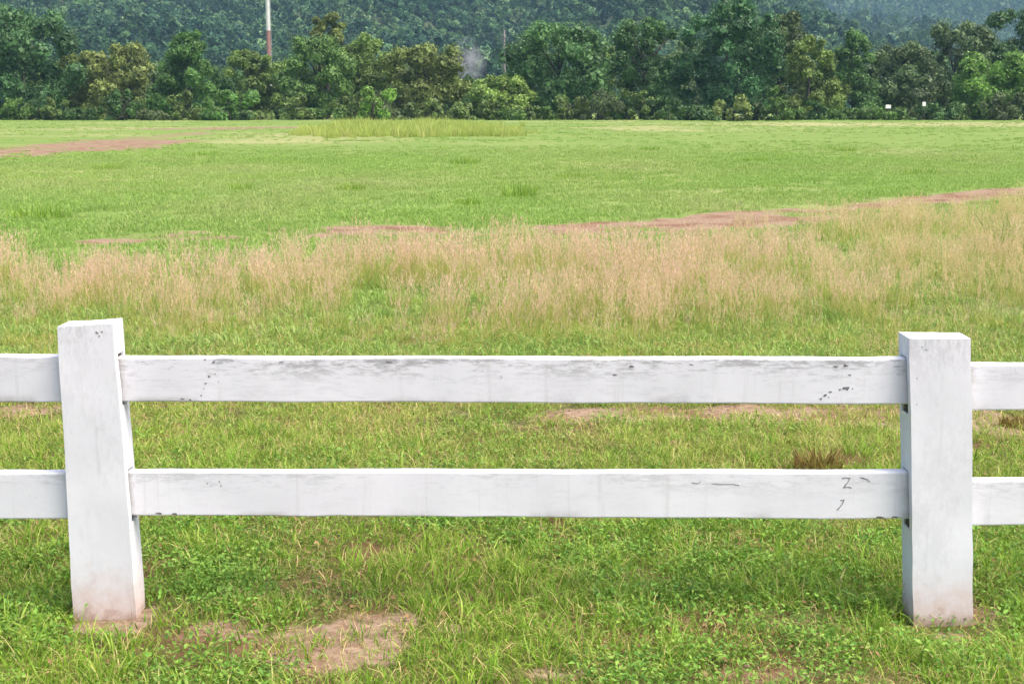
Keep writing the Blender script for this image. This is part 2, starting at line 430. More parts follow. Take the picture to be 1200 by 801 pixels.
# ------------------------------------------------------------------ fence
fence = empty('rail_fence', (on_plane(600, 725, FY).x, FY + 0.06, 0))
tag(fence, 'whitewashed concrete post and rail fence standing across the meadow', 'fence')
def ripple(bm, amp, s):
    for v in bm.verts:
        c = v.co
        v.co.x += amp * (fbm(c.y * s + c.z * s * 0.7, c.z * s + 3.0, 3) - 0.5)
        v.co.y += amp * (fbm(c.x * s + 9, c.z * s, 3) - 0.5)
        v.co.z += amp * (fbm(c.x * s, c.y * s + 21 + c.z, 3) - 0.5)
def make_post(corners, depth, holes, tops):
    """corners: front-face points BL BR TL TR; holes: (z0,z1) pairs running through the post along the rails"""
    BL, BR, TL, TR = corners
    zb, zt = -0.35, min(TL.z, TR.z)
    hy0, hy1 = 0.036, 0.105 if depth > 0.125 else 0.10
    ysp = [0, hy0, hy1, depth]
    zs = sorted({zb, zt, *[k for h in holes for k in h]})
    zsub = []
    for a, b in zip(zs[:-1], zs[1:]):
        n = max(1, int((b - a) / 0.05)); zsub += [a + (b - a) * k / n for k in range(n)]
    zsub.append(zt)
    bm = bmesh.new()
    XN = 5
    cache = {}
    def vt(i, j, k):
        if (i, j, k) not in cache:
            cache[(i, j, k)] = bm.verts.new((i / XN, ysp[j], zsub[k]))
        return cache[(i, j, k)]
    def solid(j, k):
        if not (0 <= j < 3 and 0 <= k < len(zsub) - 1): return False
        zm = (zsub[k] + zsub[k + 1]) / 2
        return not (j == 1 and any(a < zm < b for a, b in holes))
    for k in range(len(zsub) - 1):
        for j in range(3):
            if not solid(j, k): continue
            bm.faces.new((vt(0, j, k), vt(0, j, k + 1), vt(0, j + 1, k + 1), vt(0, j + 1, k)))
            bm.faces.new((vt(XN, j, k), vt(XN, j + 1, k), vt(XN, j + 1, k + 1), vt(XN, j, k + 1)))
            for i in range(XN):
                if not solid(j - 1, k): bm.faces.new((vt(i, j, k), vt(i + 1, j, k), vt(i + 1, j, k + 1), vt(i, j, k + 1)))
                if not solid(j + 1, k): bm.faces.new((vt(i, j + 1, k), vt(i, j + 1, k + 1), vt(i + 1, j + 1, k + 1), vt(i + 1, j + 1, k)))
                if not solid(j, k - 1): bm.faces.new((vt(i, j, k), vt(i, j + 1, k), vt(i + 1, j + 1, k), vt(i + 1, j, k)))
                if not solid(j, k + 1): bm.faces.new((vt(i, j, k + 1), vt(i + 1, j, k + 1), vt(i + 1, j + 1, k + 1), vt(i, j + 1, k + 1)))
    for v in bm.verts:
        f = v.co.z / zt
        xl = BL.x + (TL.x - BL.x) * f; xr = BR.x + (TR.x - BR.x) * f
        fx = v.co.x
        if v.co.z > zt - 0.001: v.co.z += (TL.z - zt) * (1 - fx) + (TR.z - zt) * fx
        v.co.x = xl + (xr - xl) * fx
        v.co.y += FY
    def outer(e):
        a, b = e.verts
        if len(e.link_faces) != 2: return False
        if e.calc_face_angle(0) < 0.8: return False
        m = (a.co + b.co) / 2
        if m.z > zt - 0.002: return True
        return any(abs(m.y - yy) < 1e-4 for yy in (FY, FY + depth))
    bmesh.ops.bevel(bm, geom=[e for e in bm.edges if outer(e)], offset=tops, segments=3, affect='EDGES', profile=0.5)
    bmesh.ops.recalc_face_normals(bm, faces=bm.faces[:])
    ripple(bm, 0.007, 9)
    me = bpy.data.meshes.new('post'); 
    for v in bm.verts: v.co -= fence.location
    bm.to_mesh(me); bm.free()
    me.materials.append(MAT['post'])
    me.polygons.foreach_set('use_smooth', np.ones(len(me.polygons), bool))
    me.set_sharp_from_angle(angle=R(18))
    po = link(bpy.data.objects.new('post', me), fence)
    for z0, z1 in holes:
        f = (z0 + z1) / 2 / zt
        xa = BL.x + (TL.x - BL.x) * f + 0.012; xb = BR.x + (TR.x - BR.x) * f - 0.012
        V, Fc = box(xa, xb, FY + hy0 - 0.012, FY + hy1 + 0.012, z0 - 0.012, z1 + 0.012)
        mesh_obj('shade_fill', [Vector(v) - fence.location for v in V], Fc, 'shade_fill', po)  # dark box added in the socket, painting the gap round the rail as shaded
    return po
RY0, RY1 = FY + 0.046, FY + 0.096
def make_rail(x0, x1, zt0, zt1, zb0, zb1):
    bm = bmesh.new()
    n = 60
    prev = None
    ver = [0, .33, .66, 1]
    rows = []
    for i in range(n + 1):
        f = i / n; x = x0 + (x1 - x0) * f
        zt = zt0 + (zt1 - zt0) * f; zb = zb0 + (zb1 - zb0) * f
        ringp = [(RY0, zb + (zt - zb) * t) for t in ver] + [(RY1, zb + (zt - zb) * t) for t in reversed(ver)]
        rows.append([bm.verts.new((x, y, z)) for y, z in ringp])
    k = len(rows[0])
    for a, b in zip(rows[:-1], rows[1:]):
        for j in range(k):
            bm.faces.new((a[j], b[j], b[(j + 1) % k], a[(j + 1) % k]))
    bm.faces.new(rows[0]); bm.faces.new(list(reversed(rows[-1])))
    bmesh.ops.recalc_face_normals(bm, faces=bm.faces[:])
    ed = [e for e in bm.edges if len(e.link_faces) == 2 and e.calc_face_angle(0) > 0.8]
    bmesh.ops.bevel(bm, geom=ed, offset=0.005, segments=2, affect='EDGES', profile=0.5)
    ripple(bm, 0.006, 7)
    for v in bm.verts: v.co -= fence.location
    me = bpy.data.meshes.new('rail'); bm.to_mesh(me); bm.free()
    me.materials.append(MAT['rail'])
    me.polygons.foreach_set('use_smooth', np.ones(len(me.polygons), bool))
    me.set_sharp_from_angle(angle=R(18))
    return link(bpy.data.objects.new('rail', me), fence)
def zr(u, v): return on_plane(u, v, RY0).z
cl = [on_plane(*p, FY) for p in ((86, 722), (160, 722), (67, 383), (132, 379))]
cr = [on_plane(*p, FY) for p in ((1070, 733), (1140, 733), (1066, 396), (1138, 397))]
xl_mid, xr_mid = (cl[2].x + cl[3].x + cl[0].x + cl[1].x) / 4, (cr[0].x + cr[1].x + cr[2].x + cr[3].x) / 4
BAY = xr_mid - xl_mid
RZ = {('m', 'u'): (zr(140, 418.5), zr(1066, 420.5), zr(140, 470), zr(1066, 474)),
      ('m', 'l'): (zr(150, 552.5), zr(1066, 553.5), zr(150, 603.5), zr(1066, 608.5)),
      ('l', 'u'): (zr(0, 417), zr(68, 417), zr(0, 471), zr(68, 471)),
      ('l', 'l'): (zr(0, 553.5), zr(75, 553.5), zr(0, 607.5), zr(75, 607.5)),
      ('r', 'u'): (zr(1138, 427), zr(1200, 428), zr(1138, 480), zr(1200, 482)),
      ('r', 'l'): (zr(1140, 562.5), zr(1200, 562), zr(1140, 615), zr(1200, 616))}
def hole(a, b, i, j, g=0.008):
    ra, rb = RZ[a], RZ[b]
    return (min(ra[2 + i], rb[2 + j]) - g - 0.004, max(ra[i], rb[j]) + g)
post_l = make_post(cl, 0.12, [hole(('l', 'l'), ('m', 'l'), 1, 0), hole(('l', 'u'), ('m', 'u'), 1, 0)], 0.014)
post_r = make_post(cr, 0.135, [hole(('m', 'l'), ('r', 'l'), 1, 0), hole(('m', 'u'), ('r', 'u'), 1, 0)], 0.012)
sh = lambda pts, dx: [Vector((p.x + dx, p.y, p.z)) for p in pts]
straight = [Vector((-.1, FY, 0)), Vector((.1, FY, 0)), Vector((-.1, FY, 1.0)), Vector((.1, FY, 1.0))]
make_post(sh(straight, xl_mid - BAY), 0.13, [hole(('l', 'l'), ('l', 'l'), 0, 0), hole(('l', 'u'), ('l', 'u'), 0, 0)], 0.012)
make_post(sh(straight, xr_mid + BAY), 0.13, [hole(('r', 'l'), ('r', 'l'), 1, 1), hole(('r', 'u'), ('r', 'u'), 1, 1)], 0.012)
RAILS = {}
for (b, l), z in RZ.items():
    x0 = {'l': xl_mid - BAY, 'm': xl_mid + 0.004, 'r': xr_mid + 0.004}[b]
    x1 = {'l': xl_mid - 0.004, 'm': xr_mid - 0.004, 'r': xr_mid + BAY}[b]
    if b == 'l': z = (z[0], z[1], z[2], z[3])
    RAILS[(b, l)] = make_rail(x0, x1, *z)
    RAILS[(b, l)].color = (1.0 if (b, l) == ('m', 'u') else 0.45, 1, 1, 1)   # how weathered its whitewash is
RAILS['pl'], RAILS['pr'] = post_l, post_r
post_l.color = post_r.color = (0.7, 1, 1, 1)
# chips and scrawled strokes on the rails, thin flakes just proud of the face
def stroke(rail, pts, w, name='paint_chip'):
    V, Fc = [], []
    P = [on_plane(u, v, RY0) for u, v in pts]
    me_ = RAILS[rail].data
    tree = BVHTree.FromPolygons([v.co for v in me_.vertices], [p.vertices[:] for p in me_.polygons])
    for i, p in enumerate(P):
        a = P[max(i - 1, 0)]; b = P[min(i + 1, len(P) - 1)]
        t = (b - a); t = Vector((t.x, 0, t.z)).normalized()
        nrm = Vector((-t.z, 0, t.x)) * w * (0.35 + 0.8 * random.random())
        for s in (-1, 1):
            q = p + nrm * s - fence.location
            hit = tree.ray_cast(Vector((q.x, -0.5, q.z)), Vector((0, 1, 0)))[0]
            V.append((q.x, (hit.y if hit else q.y) - 0.0012, q.z))
    for s in range(len(V)):
        V.append((V[s][0], V[s][1] + 0.004, V[s][2]))
    n = len(P); o = 2 * n
    for i in range(n - 1):
        a = 2 * i
        Fc += [(a, a + 1, a + 3, a + 2), (o + a, o + a + 2, o + a + 3, o + a + 1), (a, a + 2, o + a + 2, o + a), (a + 1, o + a + 1, o + a + 3, a + 3)]
    Fc += [(0, o, o + 1, 1), (2 * n - 2, 2 * n - 1, o + 2 * n - 1, o + 2 * n - 2)]
    mesh_obj(name, V, Fc, 'chip', RAILS[rail])
def blob(rail, u, v, r, asp):
    host = RAILS[rail]; me_ = host.data
    tree = BVHTree.FromPolygons([w_.co for w_ in me_.vertices], [p_.vertices[:] for p_ in me_.polygons])
    c = on_plane(u, v, RY0) - fence.location
    n = 11; V = []
    for dy in (-0.0010, 0.004):
        random.seed(int(u * 13 + v))
        for k in range(n):
            a = 2 * math.pi * k / n; q = r * random.uniform(0.45, 1.25)
            x_, z_ = c.x + math.cos(a) * q * asp, c.z + math.sin(a) * q
            hit = tree.ray_cast(Vector((x_, -0.5, z_)), Vector((0, 1, 0)))[0]
            V.append((x_, (hit.y if hit else c.y) + dy, z_))
    Fc = [tuple(range(n))] + [(k, k + n, (k + 1) % n + n, (k + 1) % n) for k in range(n)]
    mesh_obj('paint_chip', V, Fc, 'chip', host)
M_L, M_U = ('m', 'l'), ('m', 'u')
stroke(M_L, [(987, 560), (991, 559), (996, 560), (994, 564), (990, 569), (988, 571), (993, 570), (998, 571)], 0.0022, 'scrawl')
stroke(M_L, [(1008, 559), (1012, 560), (1016, 561), (1019, 564)], 0.0026, 'scrawl')
stroke(M_L, [(985, 586), (989, 585), (987, 590), (983, 595), (981, 597)], 0.0024, 'scrawl')
for u, v, r_, as_ in ((991, 454.5, .0075, 1.9), (984, 456, .003, 1.5), (999, 455, .0025, 1), (973, 459, .003, 2), (967, 463, .0045, 1.3), (962, 467, .004, 1.2), (971, 465, .002, 1), (991, 428, .005, 2.2), (980, 429, .003, 3),
                      (996, 439, .0028, 1.8), (240, 421, .003, 1.4), (250, 424, .004, 1.2), (245, 441, .0042, 1.2), (241, 449, .0032, 1.2), (239, 455, .0022, .8), (236, 463, .003, 1.1), (214, 467, .0035, 2.0), (223, 468, .003, 1.5),
                      (252, 438, .002, 1), (256, 447, .0018, 1), (720, 439, .0028, 3), (740, 429, .003, 3.5), (810, 427, .0025, 3.5), (455, 424, .003, 4), (330, 424, .002, 4)):
    blob(M_U, u, v, r_, as_)
for u, v, r_, as_ in ((243, 566, .003, 1), (247, 569, .002, 1), (257, 564, .003, .8), (259, 569, .0025, 1), (186, 601, .003, 4), (205, 601.5, .0035, 3), (1030, 606, .004, 4), (1050, 605.5, .004, 3)):
    blob(M_L, u, v, r_, as_)
for p_, u, v, r_, as_ in (('pl', 72, 391, .004, 1), ('pl', 118, 387, .004, 1.6), ('pl', 124, 386, .003, 1.2), ('pl', 121, 391, .0025, 1), ('pr', 1081, 407, .0025, 1.3), ('pr', 1076, 404, .002, 1), ('pr', 1070, 470, .003, .6), ('pr', 1070, 440, .0025, .5)):
    blob(p_, u, v, r_, as_)
for pts, w in (([(811, 565), (818, 566), (821, 564)], 0.0010), ([(834, 566), (846, 567), (858, 566.5), (866, 568)], 0.0008)):
    stroke(M_L, pts, w)

# ------------------------------------------------------------------ grass builders
PROTO = bpy.data.collections.new('growth_prototypes')    # never linked: sources for scattering only
def blades(n, rad, l0, l1, w0, w1, lean0, lean1, segs=3, g=None):
    V, Fc, rd = [], [], []
    for _ in range(n):
        a = g.uniform(0, 6.283); r = rad * math.sqrt(g.random())
        bx, by = r * math.cos(a), r * math.sin(a)
        d = a + g.normal(0, 0.9); ln = g.uniform(lean0, lean1); l = g.uniform(l0, l1); w = g.uniform(w0, w1)
        fa = g.uniform(0, 3.14); wx, wy = math.cos(fa) * w / 2, math.sin(fa) * w / 2
        b0 = len(V); k = g.random()
        for s in range(segs + 1):
            t = s / segs
            h = l * t * math.cos(ln * t); o = l * t * math.sin(ln * t)
            c = (bx + math.cos(d) * o, by + math.sin(d) * o, h - 0.01)
            tw = 1 - t ** 1.6
            if s == segs:
                V.append(c); rd.append(k)
            else:
                V.append((c[0] - wx * tw, c[1] - wy * tw, c[2])); V.append((c[0] + wx * tw, c[1] + wy * tw, c[2])); rd += [k, k]
        for s in range(segs):
            q = b0 + 2 * s
            Fc.append((q, q + 1, q + 3, q + 2) if s < segs - 1 else (q, q + 1, q + 2))
    return V, Fc, rd
def leaves(n, rad, z0, z1, s0, s1, g, elong=1.9):
    V, Fc, rd = [], [], []
    for _ in range(n):
        a = g.uniform(0, 6.283); r = rad * math.sqrt(g.random())
        c = np.array([r * math.cos(a), r * math.sin(a), g.uniform(z0, z1) * (1 - 0.5 * r / rad)])
        d = g.uniform(0, 6.283); s = g.uniform(s0, s1); ti = g.normal(0.1, 0.45); ro = g.normal(0, 0.4)
        ax = np.array([math.cos(d) * math.cos(ti), math.sin(d) * math.cos(ti), math.sin(ti)])
        sd_ = np.array([-math.sin(d) * math.cos(ro), math.cos(d) * math.cos(ro), math.sin(ro)])
        b = len(V); k = g.random()
        up = np.array([0, 0, 0.12 * s])
        for p in (c, c + ax * s * .45 * elong / 1.9 - sd_ * s * .33 + up, c + ax * s * elong / 1.6, c + ax * s * .45 * elong / 1.9 + sd_ * s * .33 + up):
            V.append(tuple(p)); rd.append(k)
        Fc += [(b, b + 1, b + 2), (b, b + 2, b + 3)]
    return V, Fc, rd
def combine(*parts):
    V, Fc, rd, mi = [], [], [], []
    for (v, f, r_), m_ in parts:
        b = len(V); V += v; rd += r_
        Fc += [tuple(b + i for i in q) for q in f]; mi += [m_] * len(f)
    return V, Fc, rd, mi
def proto_coll(name, fn, n, mats):
    c = bpy.data.collections.new(name)
    for i in range(n):
        g = np.random.default_rng(hash(name) % 1000 + i if False else sum(map(ord, name)) + 101 * i)
        V, Fc, rd, mi = fn(g)
        mesh_obj('%s_source_%02d' % (name, i), V, Fc, mats, None, mi, rd, coll=c)
    return c
def tall_clump(g):
    lf = blades(26, 0.15, 0.14, 0.40, 0.004, 0.008, 0.1, 1.0, 3, g)
    dry = blades(7, 0.13, 0.15, 0.45, 0.003, 0.005, 0.2, 1.1, 3, g)
    CV, CF, CR, HV, HF, HR = [], [], [], [], [], []
    for _ in range(11):
        a = g.uniform(0, 6.283); r = 0.14 * math.sqrt(g.random()); d = g.uniform(0, 6.283)
        l = g.uniform(0.36, 0.68); ln = abs(g.normal(0.16, 0.14)); k = g.random(); fa = g.uniform(0, 3.14)
        def pt(t): return np.array([r * math.cos(a) + math.cos(d) * l * t * math.sin(ln * t), r * math.sin(a) + math.sin(d) * l * t * math.sin(ln * t), l * t * math.cos(ln * t)])
        b = len(CV); wv = np.array([math.cos(fa), math.sin(fa), 0]) * 0.0013
        for t in (0, .5, 1):
            CV += [tuple(pt(t) - wv), tuple(pt(t) + wv)]; CR += [k, k]
        CF += [(b, b + 1, b + 3, b + 2), (b + 2, b + 3, b + 5, b + 4)]
        for _ in range(13):
            t = g.uniform(0.66, 1.0); p = pt(t); hl = g.uniform(0.03, 0.065) * (1.25 - 0.5 * t)
            an = g.uniform(0, 6.283); sp_ = g.uniform(0.15, 0.55)
            dv = np.array([math.cos(an) * math.sin(sp_), math.sin(an) * math.sin(sp_), math.cos(sp_)])
            fw = g.uniform(0, 3.14); sv = np.array([math.cos(fw), math.sin(fw), 0]) * g.uniform(0.0018, 0.0036)
            b = len(HV); kk = g.random()
            for q in (p, p + dv * hl * .5 - sv, p + dv * hl, p + dv * hl * .5 + sv):
                HV.append(tuple(q)); HR.append(kk)
            HF.append((b, b + 1, b + 2, b + 3))
    return combine((lf, 0), (dry, 1), ((CV, CF, CR), 1), ((HV, HF, HR), 2))
PC = {}
PC['tall'] = proto_coll('tall_grass', tall_clump, 7, ['tall_leaf', 'straw', 'head'])
PC['short'] = proto_coll('short_grass', lambda g: combine((blades(24, 0.07, 0.02, 0.075, 0.003, 0.006, 0.3, 1.4, 3, g), 0), (blades(4, 0.07, 0.03, 0.10, 0.002, 0.004, 0.6, 1.5, 3, g), 1)), 7, ['grass', 'straw'])
PC['long'] = proto_coll('long_grass', lambda g: combine((blades(18, 0.06, 0.05, 0.16, 0.004, 0.008, 0.3, 1.4, 4, g), 0), (blades(3, 0.06, 0.06, 0.16, 0.002, 0.004, 0.6, 1.5, 3, g), 1)), 6, ['grass', 'straw'])
PC['weed'] = proto_coll('broadleaf_weed', lambda g: combine((leaves(34, 0.09, 0.005, 0.075, 0.008, 0.021, g), 0), (blades(5, 0.05, 0.04, 0.10, 0.002, 0.003, 0.2, 0.8, 2, g), 0)), 7, ['weed'])
PC['litter'] = proto_coll('dry_litter', lambda g: combine((blades(9, 0.10, 0.05, 0.13, 0.002, 0.004, 1.2, 1.62, 3, g), 0), (leaves(5, 0.09, 0.004, 0.03, 0.010, 0.025, g), 1)), 4, ['straw', 'brown'])
PC['field'] = proto_coll('field_grass', lambda g: combine((blades(40, 0.22, 0.03, 0.10, 0.010, 0.018, 0.3, 1.4, 2, g), 0)), 6, ['field'])
PC['far'] = proto_coll('far_grass', lambda g: combine((blades(46, 0.55, 0.06, 0.22, 0.04, 0.08, 0.3, 1.3, 2, g), 0)), 5, ['field'])
PC['fartall'] = proto_coll('far_tall_grass', lambda g: combine((blades(50, 0.5, 0.4, 0.95, 0.03, 0.06, 0.05, 0.6, 3, g), 0), (blades(14, 0.5, 0.6, 1.1, 0.02, 0.04, 0.05, 0.4, 2, g), 1)), 5, ['rank', 'rank'])

def scatter(name, label, cat, coll, P, scale, tint, hue, pink=None, tilt=0.12):
    n = len(P)
    me = bpy.data.meshes.new(name)
    me.vertices.add(n); me.vertices.foreach_set('co', np.asarray(P, np.float32).ravel())
    k = len(coll.objects)
    rot = np.stack([rng.normal(0, tilt, n), rng.normal(0, tilt, n), rng.uniform(0, 6.283, n)], 1)
    a = me.attributes.new('rot', 'FLOAT_VECTOR', 'POINT'); a.data.foreach_set('vector', rot.astype(np.float32).ravel())
    a = me.attributes.new('pick', 'INT', 'POINT'); a.data.foreach_set('value', rng.integers(0, k, n).astype(np.int32))
    put(me, 'scl', scale); put(me, 'tint', tint); put(me, 'hue', hue)
    put(me, 'pink', np.zeros(n) if pink is None else pink)
    o = link(bpy.data.objects.new(name, me))
    ng_ = bpy.data.node_groups.new(name, 'GeometryNodeTree')
    ng_.interface.new_socket('Geometry', in_out='INPUT', socket_type='NodeSocketGeometry')
    ng_.interface.new_socket('Geometry', in_out='OUTPUT', socket_type='NodeSocketGeometry')
    gi, go = ng_.nodes.new('NodeGroupInput'), ng_.nodes.new('NodeGroupOutput')
    ci = ng_.nodes.new('GeometryNodeCollectionInfo')
    ci.inputs['Collection'].default_value = coll
    ci.inputs['Separate Children'].default_value = True
    ci.inputs['Reset Children'].default_value = True
    ip = ng_.nodes.new('GeometryNodeInstanceOnPoints')
    ip.inputs['Pick Instance'].default_value = True
    def na(nm, t):
        x = ng_.nodes.new('GeometryNodeInputNamedAttribute'); x.data_type = t; x.inputs['Name'].default_value = nm
        return [s for s in x.outputs if s.enabled][0]
    er = ng_.nodes.new('FunctionNodeEulerToRotation')
    lk = ng_.links.new
    lk(na('rot', 'FLOAT_VECTOR'), er.inputs[0]); lk(er.outputs[0], ip.inputs['Rotation'])
    lk(na('pick', 'INT'), ip.inputs['Instance Index']); lk(na('scl', 'FLOAT'), ip.inputs['Scale'])
    lk(gi.outputs[0], ip.inputs['Points']); lk(ci.outputs[0], ip.inputs['Instance']); lk(ip.outputs[0], go.inputs[0])
    md = o.modifiers.new('scatter', 'NODES'); md.node_group = ng_
    tag(o, label, cat, kind='stuff')
    return o
def sample(n, y0, y1, m=1.18, pad=1.0, power=1.0):
    """points over the visible wedge of ground plus a margin, even per area (power 1) or thinning with depth (power < 1)"""
    y = (y0 ** (power + 1) + rng.random(n) * (y1 ** (power + 1) - y0 ** (power + 1))) ** (1 / (power + 1))
    hw = 0.37 * y * m + pad
    x = rng.uniform(-1, 1, n) * hw
    return x, y
POST_X = [on_plane(122, 722, 4.6).x, on_plane(1105, 733, 4.6).x]
def pts(x, y, keep):
    for px in POST_X:                       # trodden bare ground about the posts
        keep &= ~((np.hypot((x - px) / 0.15, (y - 4.54) / 0.17) < 0.45 + 0.9 * fbm(x * 9, y * 9, 3)) & (rng.random(len(x)) < 0.86))
        keep &= ~((np.abs(x - px) < 0.11) & (np.abs(y - 4.66) < 0.09))
    x, y = x[keep], y[keep]
    return x, y, np.stack([x, y, gz(x, y)], 1)

# foreground and the strip behind the fence
x, y = sample(30000, 3.2, 11.5)
d_ = dirt(x, y); pn = fbm(x * 1.1 + 30, y * 1.1, 4); pf = fbm(x * 5, y * 5 + 60, 3)
keep = (rng.random(len(x)) < (1 - smooth(0.25, 0.75, d_)) * (0.06 + 0.94 * smooth(0.40, 0.60, pf)))
keep |= rng.random(len(x)) < 0.22
x, y, P = pts(x, y, keep); pn = pn[keep]
back = smooth(5.2, 7.5, y)
scatter('short_grass', 'short green and yellowing grass around the fence posts', 'grass', PC['short'], P, rng.uniform(0.7, 1.35, len(x)),
        np.clip(0.08 + 0.34 * back + 0.5 * (pn - 0.5) + rng.normal(0, 0.1, len(x)), 0, 1), np.clip(0.3 * back + pn + rng.normal(0, 0.3, len(x)), 0, 1))
x, y = sample(5200, 3.2, 7.5)
lg = fbm(x * 1.4 + 11, y * 1.4 + 4, 4); d_ = dirt(x, y)
xr_ = smooth(-0.6, 1.2, x)
keep = rng.random(len(x)) < smooth(0.45, 0.62, lg + 0.08 * xr_) * (1 - smooth(0.2, 0.5, d_)) * (1 - 0.55 * smooth(4.9, 6.2, y)) * (0.35 + 0.65 * smooth(3.9, 4.3, y))
x, y, P = pts(x, y, keep)
scatter('long_grass', 'longer bright green grass tufts under the fence rails', 'grass', PC['long'], P, rng.uniform(0.6, 1.1, len(x)),
        np.clip(rng.normal(0.1, 0.12, len(x)), 0, 1), np.clip(rng.normal(0.6, 0.25, len(x)), 0, 1), tilt=0.2)
x, y = sample(30000, 3.2, 10.5)
wd = fbm(x * 1.2 + 70, y * 1.2 + 13, 4); d_ = dirt(x, y)
keep = rng.random(len(x)) < smooth(0.34, 0.50, wd) * (0.15 + 0.85 * smooth(0.36, 0.56, fbm(x * 4.3 + 20, y * 4.3, 3))) * (1 - 0.88 * smooth(0.35, 0.7, d_)) * (1 - 0.75 * smooth(5.2, 7, y))
x, y, P = pts(x, y, keep)
scatter('broadleaf_weeds', 'low broad leaved weeds mixed through the grass by the fence', 'weeds', PC['weed'], P, rng.uniform(0.5, 1.2, len(x)),
        np.clip(rng.normal(0.16, 0.14, len(x)) + 0.25 * smooth(5.5, 7.5, y), 0, 1), np.clip(rng.random(len(x)) * 1.3 - 0.15, 0, 1), tilt=0.2)
x, y = sample(11000, 3.2, 11)
keep = rng.random(len(x)) < (0.15 + 0.7 * smooth(0.48, 0.60, fbm(x * 2 + 5, y * 2 + 90, 3))) * (1 - 0.75 * smooth(0.3, 0.7, dirt(x, y)))
x, y, P = pts(x, y, keep)
scatter('dry_litter', 'dry straw and dead leaves lying on the soil', 'straw', PC['litter'], P, rng.uniform(0.5, 1.2, len(x)), rng.random(len(x)), rng.random(len(x)))
# crumbs of soil on the bare spots
CR = bpy.data.collections.new('soil_crumb')
for i in range(4):
    g = np.random.default_rng(40 + i)
    bm = bmesh.new(); bmesh.ops.create_icosphere(bm, subdivisions=1, radius=0.011)
    for v in bm.verts: v.co = Vector((v.co.x * g.uniform(.6, 1.5), v.co.y * g.uniform(.6, 1.5), v.co.z * g.uniform(.4, 1.0)))
    mm = bpy.data.meshes.new('soil_crumb_source_%02d' % i); bm.to_mesh(mm); bm.free(); mm.materials.append(MAT['crumb'])
    CR.objects.link(bpy.data.objects.new('soil_crumb_source_%02d' % i, mm))
x, y = sample(42000, 3.3, 9)
keep = rng.random(len(x)) < smooth(0.3, 0.7, dirt(x, y)) * 0.7
x, y, P = pts(x, y, keep)
scatter('soil_crumbs', 'small crumbs of reddish soil on the bare ground', 'soil', CR, P, rng.uniform(0.2, 1.0, len(x)) ** 3 * 0.9 + 0.12, rng.random(len(x)), rng.random(len(x)))
# tall seeding grass
x, y = sample(22000, 8.5, 36, power=0.55)
tm = tall_mask(x, y) * (1 - 0.75 * smooth(0.4, 0.9, dirt(x, y)))
gap = smooth(0.32, 0.54, fbm(x * 1.3 + 3, y * 0.9 + 44, 4))
u_right = smooth(0.12, 0.36, x / y)
keep = rng.random(len(x)) < tm * (0.05 + 0.70 * gap + 0.16 * (1 - smooth(-0.25, -0.05, x / y)))
x, y, P = pts(x, y, keep)
side = x / y
pink = np.clip(1.0 - 0.6 * smooth(0.05, 0.3, side) + (fbm(x * .7, y * .7 + 20) - .5) * 1.1 - 0.3 * smooth(15, 24, y), 0, 1)
sz = (0.38 + 0.46 * fbm(x * 0.8 + 8, y * 0.8 + 2, 3)) * rng.uniform(0.8, 1.2, len(x))
sz *= 0.55 + 0.45 * smooth(-0.3, 2.0, y - np.interp(x, *zip(*FRONT)))
scatter('tall_seeding_grass', 'tall pinkish seeding grass in a band behind the fence', 'grass', PC['tall'], P, sz,
        np.clip(0.22 + 1.0 * (fbm(x, y, 3) - .5) + rng.normal(0, .12, len(x)), 0, 1), np.clip(rng.normal(.5, .25, len(x)), 0, 1), pink)
# grazed field
x, y = sample(66000, 8.5, 75, power=0.2)
d_ = dirt(x, y)
keep = rng.random(len(x)) < (1 - smooth(0.2, 0.6, d_)) * (1 - 0.15 * tall_mask(x, y)) * (0.4 + 0.6 * smooth(0.35, 0.55, fbm(x * .8, y * .8, 3))) * (1 - smooth(38, 74, y))
x, y, P = pts(x, y, keep)
scatter('field_grass', 'short grazed light green grass of the open field', 'grass', PC['field'], P, rng.uniform(0.7, 1.2, len(x)),
        np.clip(0.24 + 1.3 * (fbm(x * .25, y * .12 + 7, 4) - .5) + rng.normal(0, .1, len(x)), 0, 1), np.clip(0.5 + 1.2 * (fbm(x * .3 + 50, y * .15, 3) - .5) + rng.normal(0, .15, len(x)), 0, 1))
x, y = sample(15000, 42, 236, power=0.25)
d_ = dirt(x, y)
keep = rng.random(len(x)) < (1 - smooth(0.2, 0.6, d_)) * (0.15 + 0.85 * smooth(0.42, 0.62, fbm(x * .18, y * .1, 3)))
x, y, P = pts(x, y, keep)
scatter('far_field_grass', 'light green grass of the far field before the trees', 'grass', PC['far'], P, rng.uniform(0.25, 0.6, len(x)),
        np.clip(0.25 + 0.9 * (fbm(x * .06, y * .03 + 7, 3) - .5) + rng.normal(0, .1, len(x)), 0, 1), np.clip(rng.normal(.6, .2, len(x)), 0, 1))
# rank yellow-green patch at the far side
ga, gb = on_ground(350, 156), on_ground(625, 153)
n = 3600
x = rng.uniform(ga[0] * 1.0, gb[0] * 1.12, n); y = rng.uniform(86, 150, n)
cx = (x / y * F * 0.99 + 600)
edge = smooth(335, 420, cx) * (1 - smooth(500, 650, cx))
keep = rng.random(n) < edge * smooth(0.3, 0.5, fbm(x * .15, y * .15)) * (1 - 0.8 * smooth(105, 125, y)) * smooth(84, 99, y)
x, y, P = pts(x, y, keep)
scatter('rank_grass', 'rank yellow green grass standing at the far side of the field', 'grass', PC['fartall'], P, (0.25 + 1.3 * fbm(x * .16 + 4, y * .3, 3)) * rng.uniform(0.6, 1.25, len(x)) * (0.5 + 0.5 * edge[keep]),
        np.clip(rng.normal(.30, .12, len(x)), 0, 1), np.clip(rng.normal(.9, .15, len(x)), 0, 1))
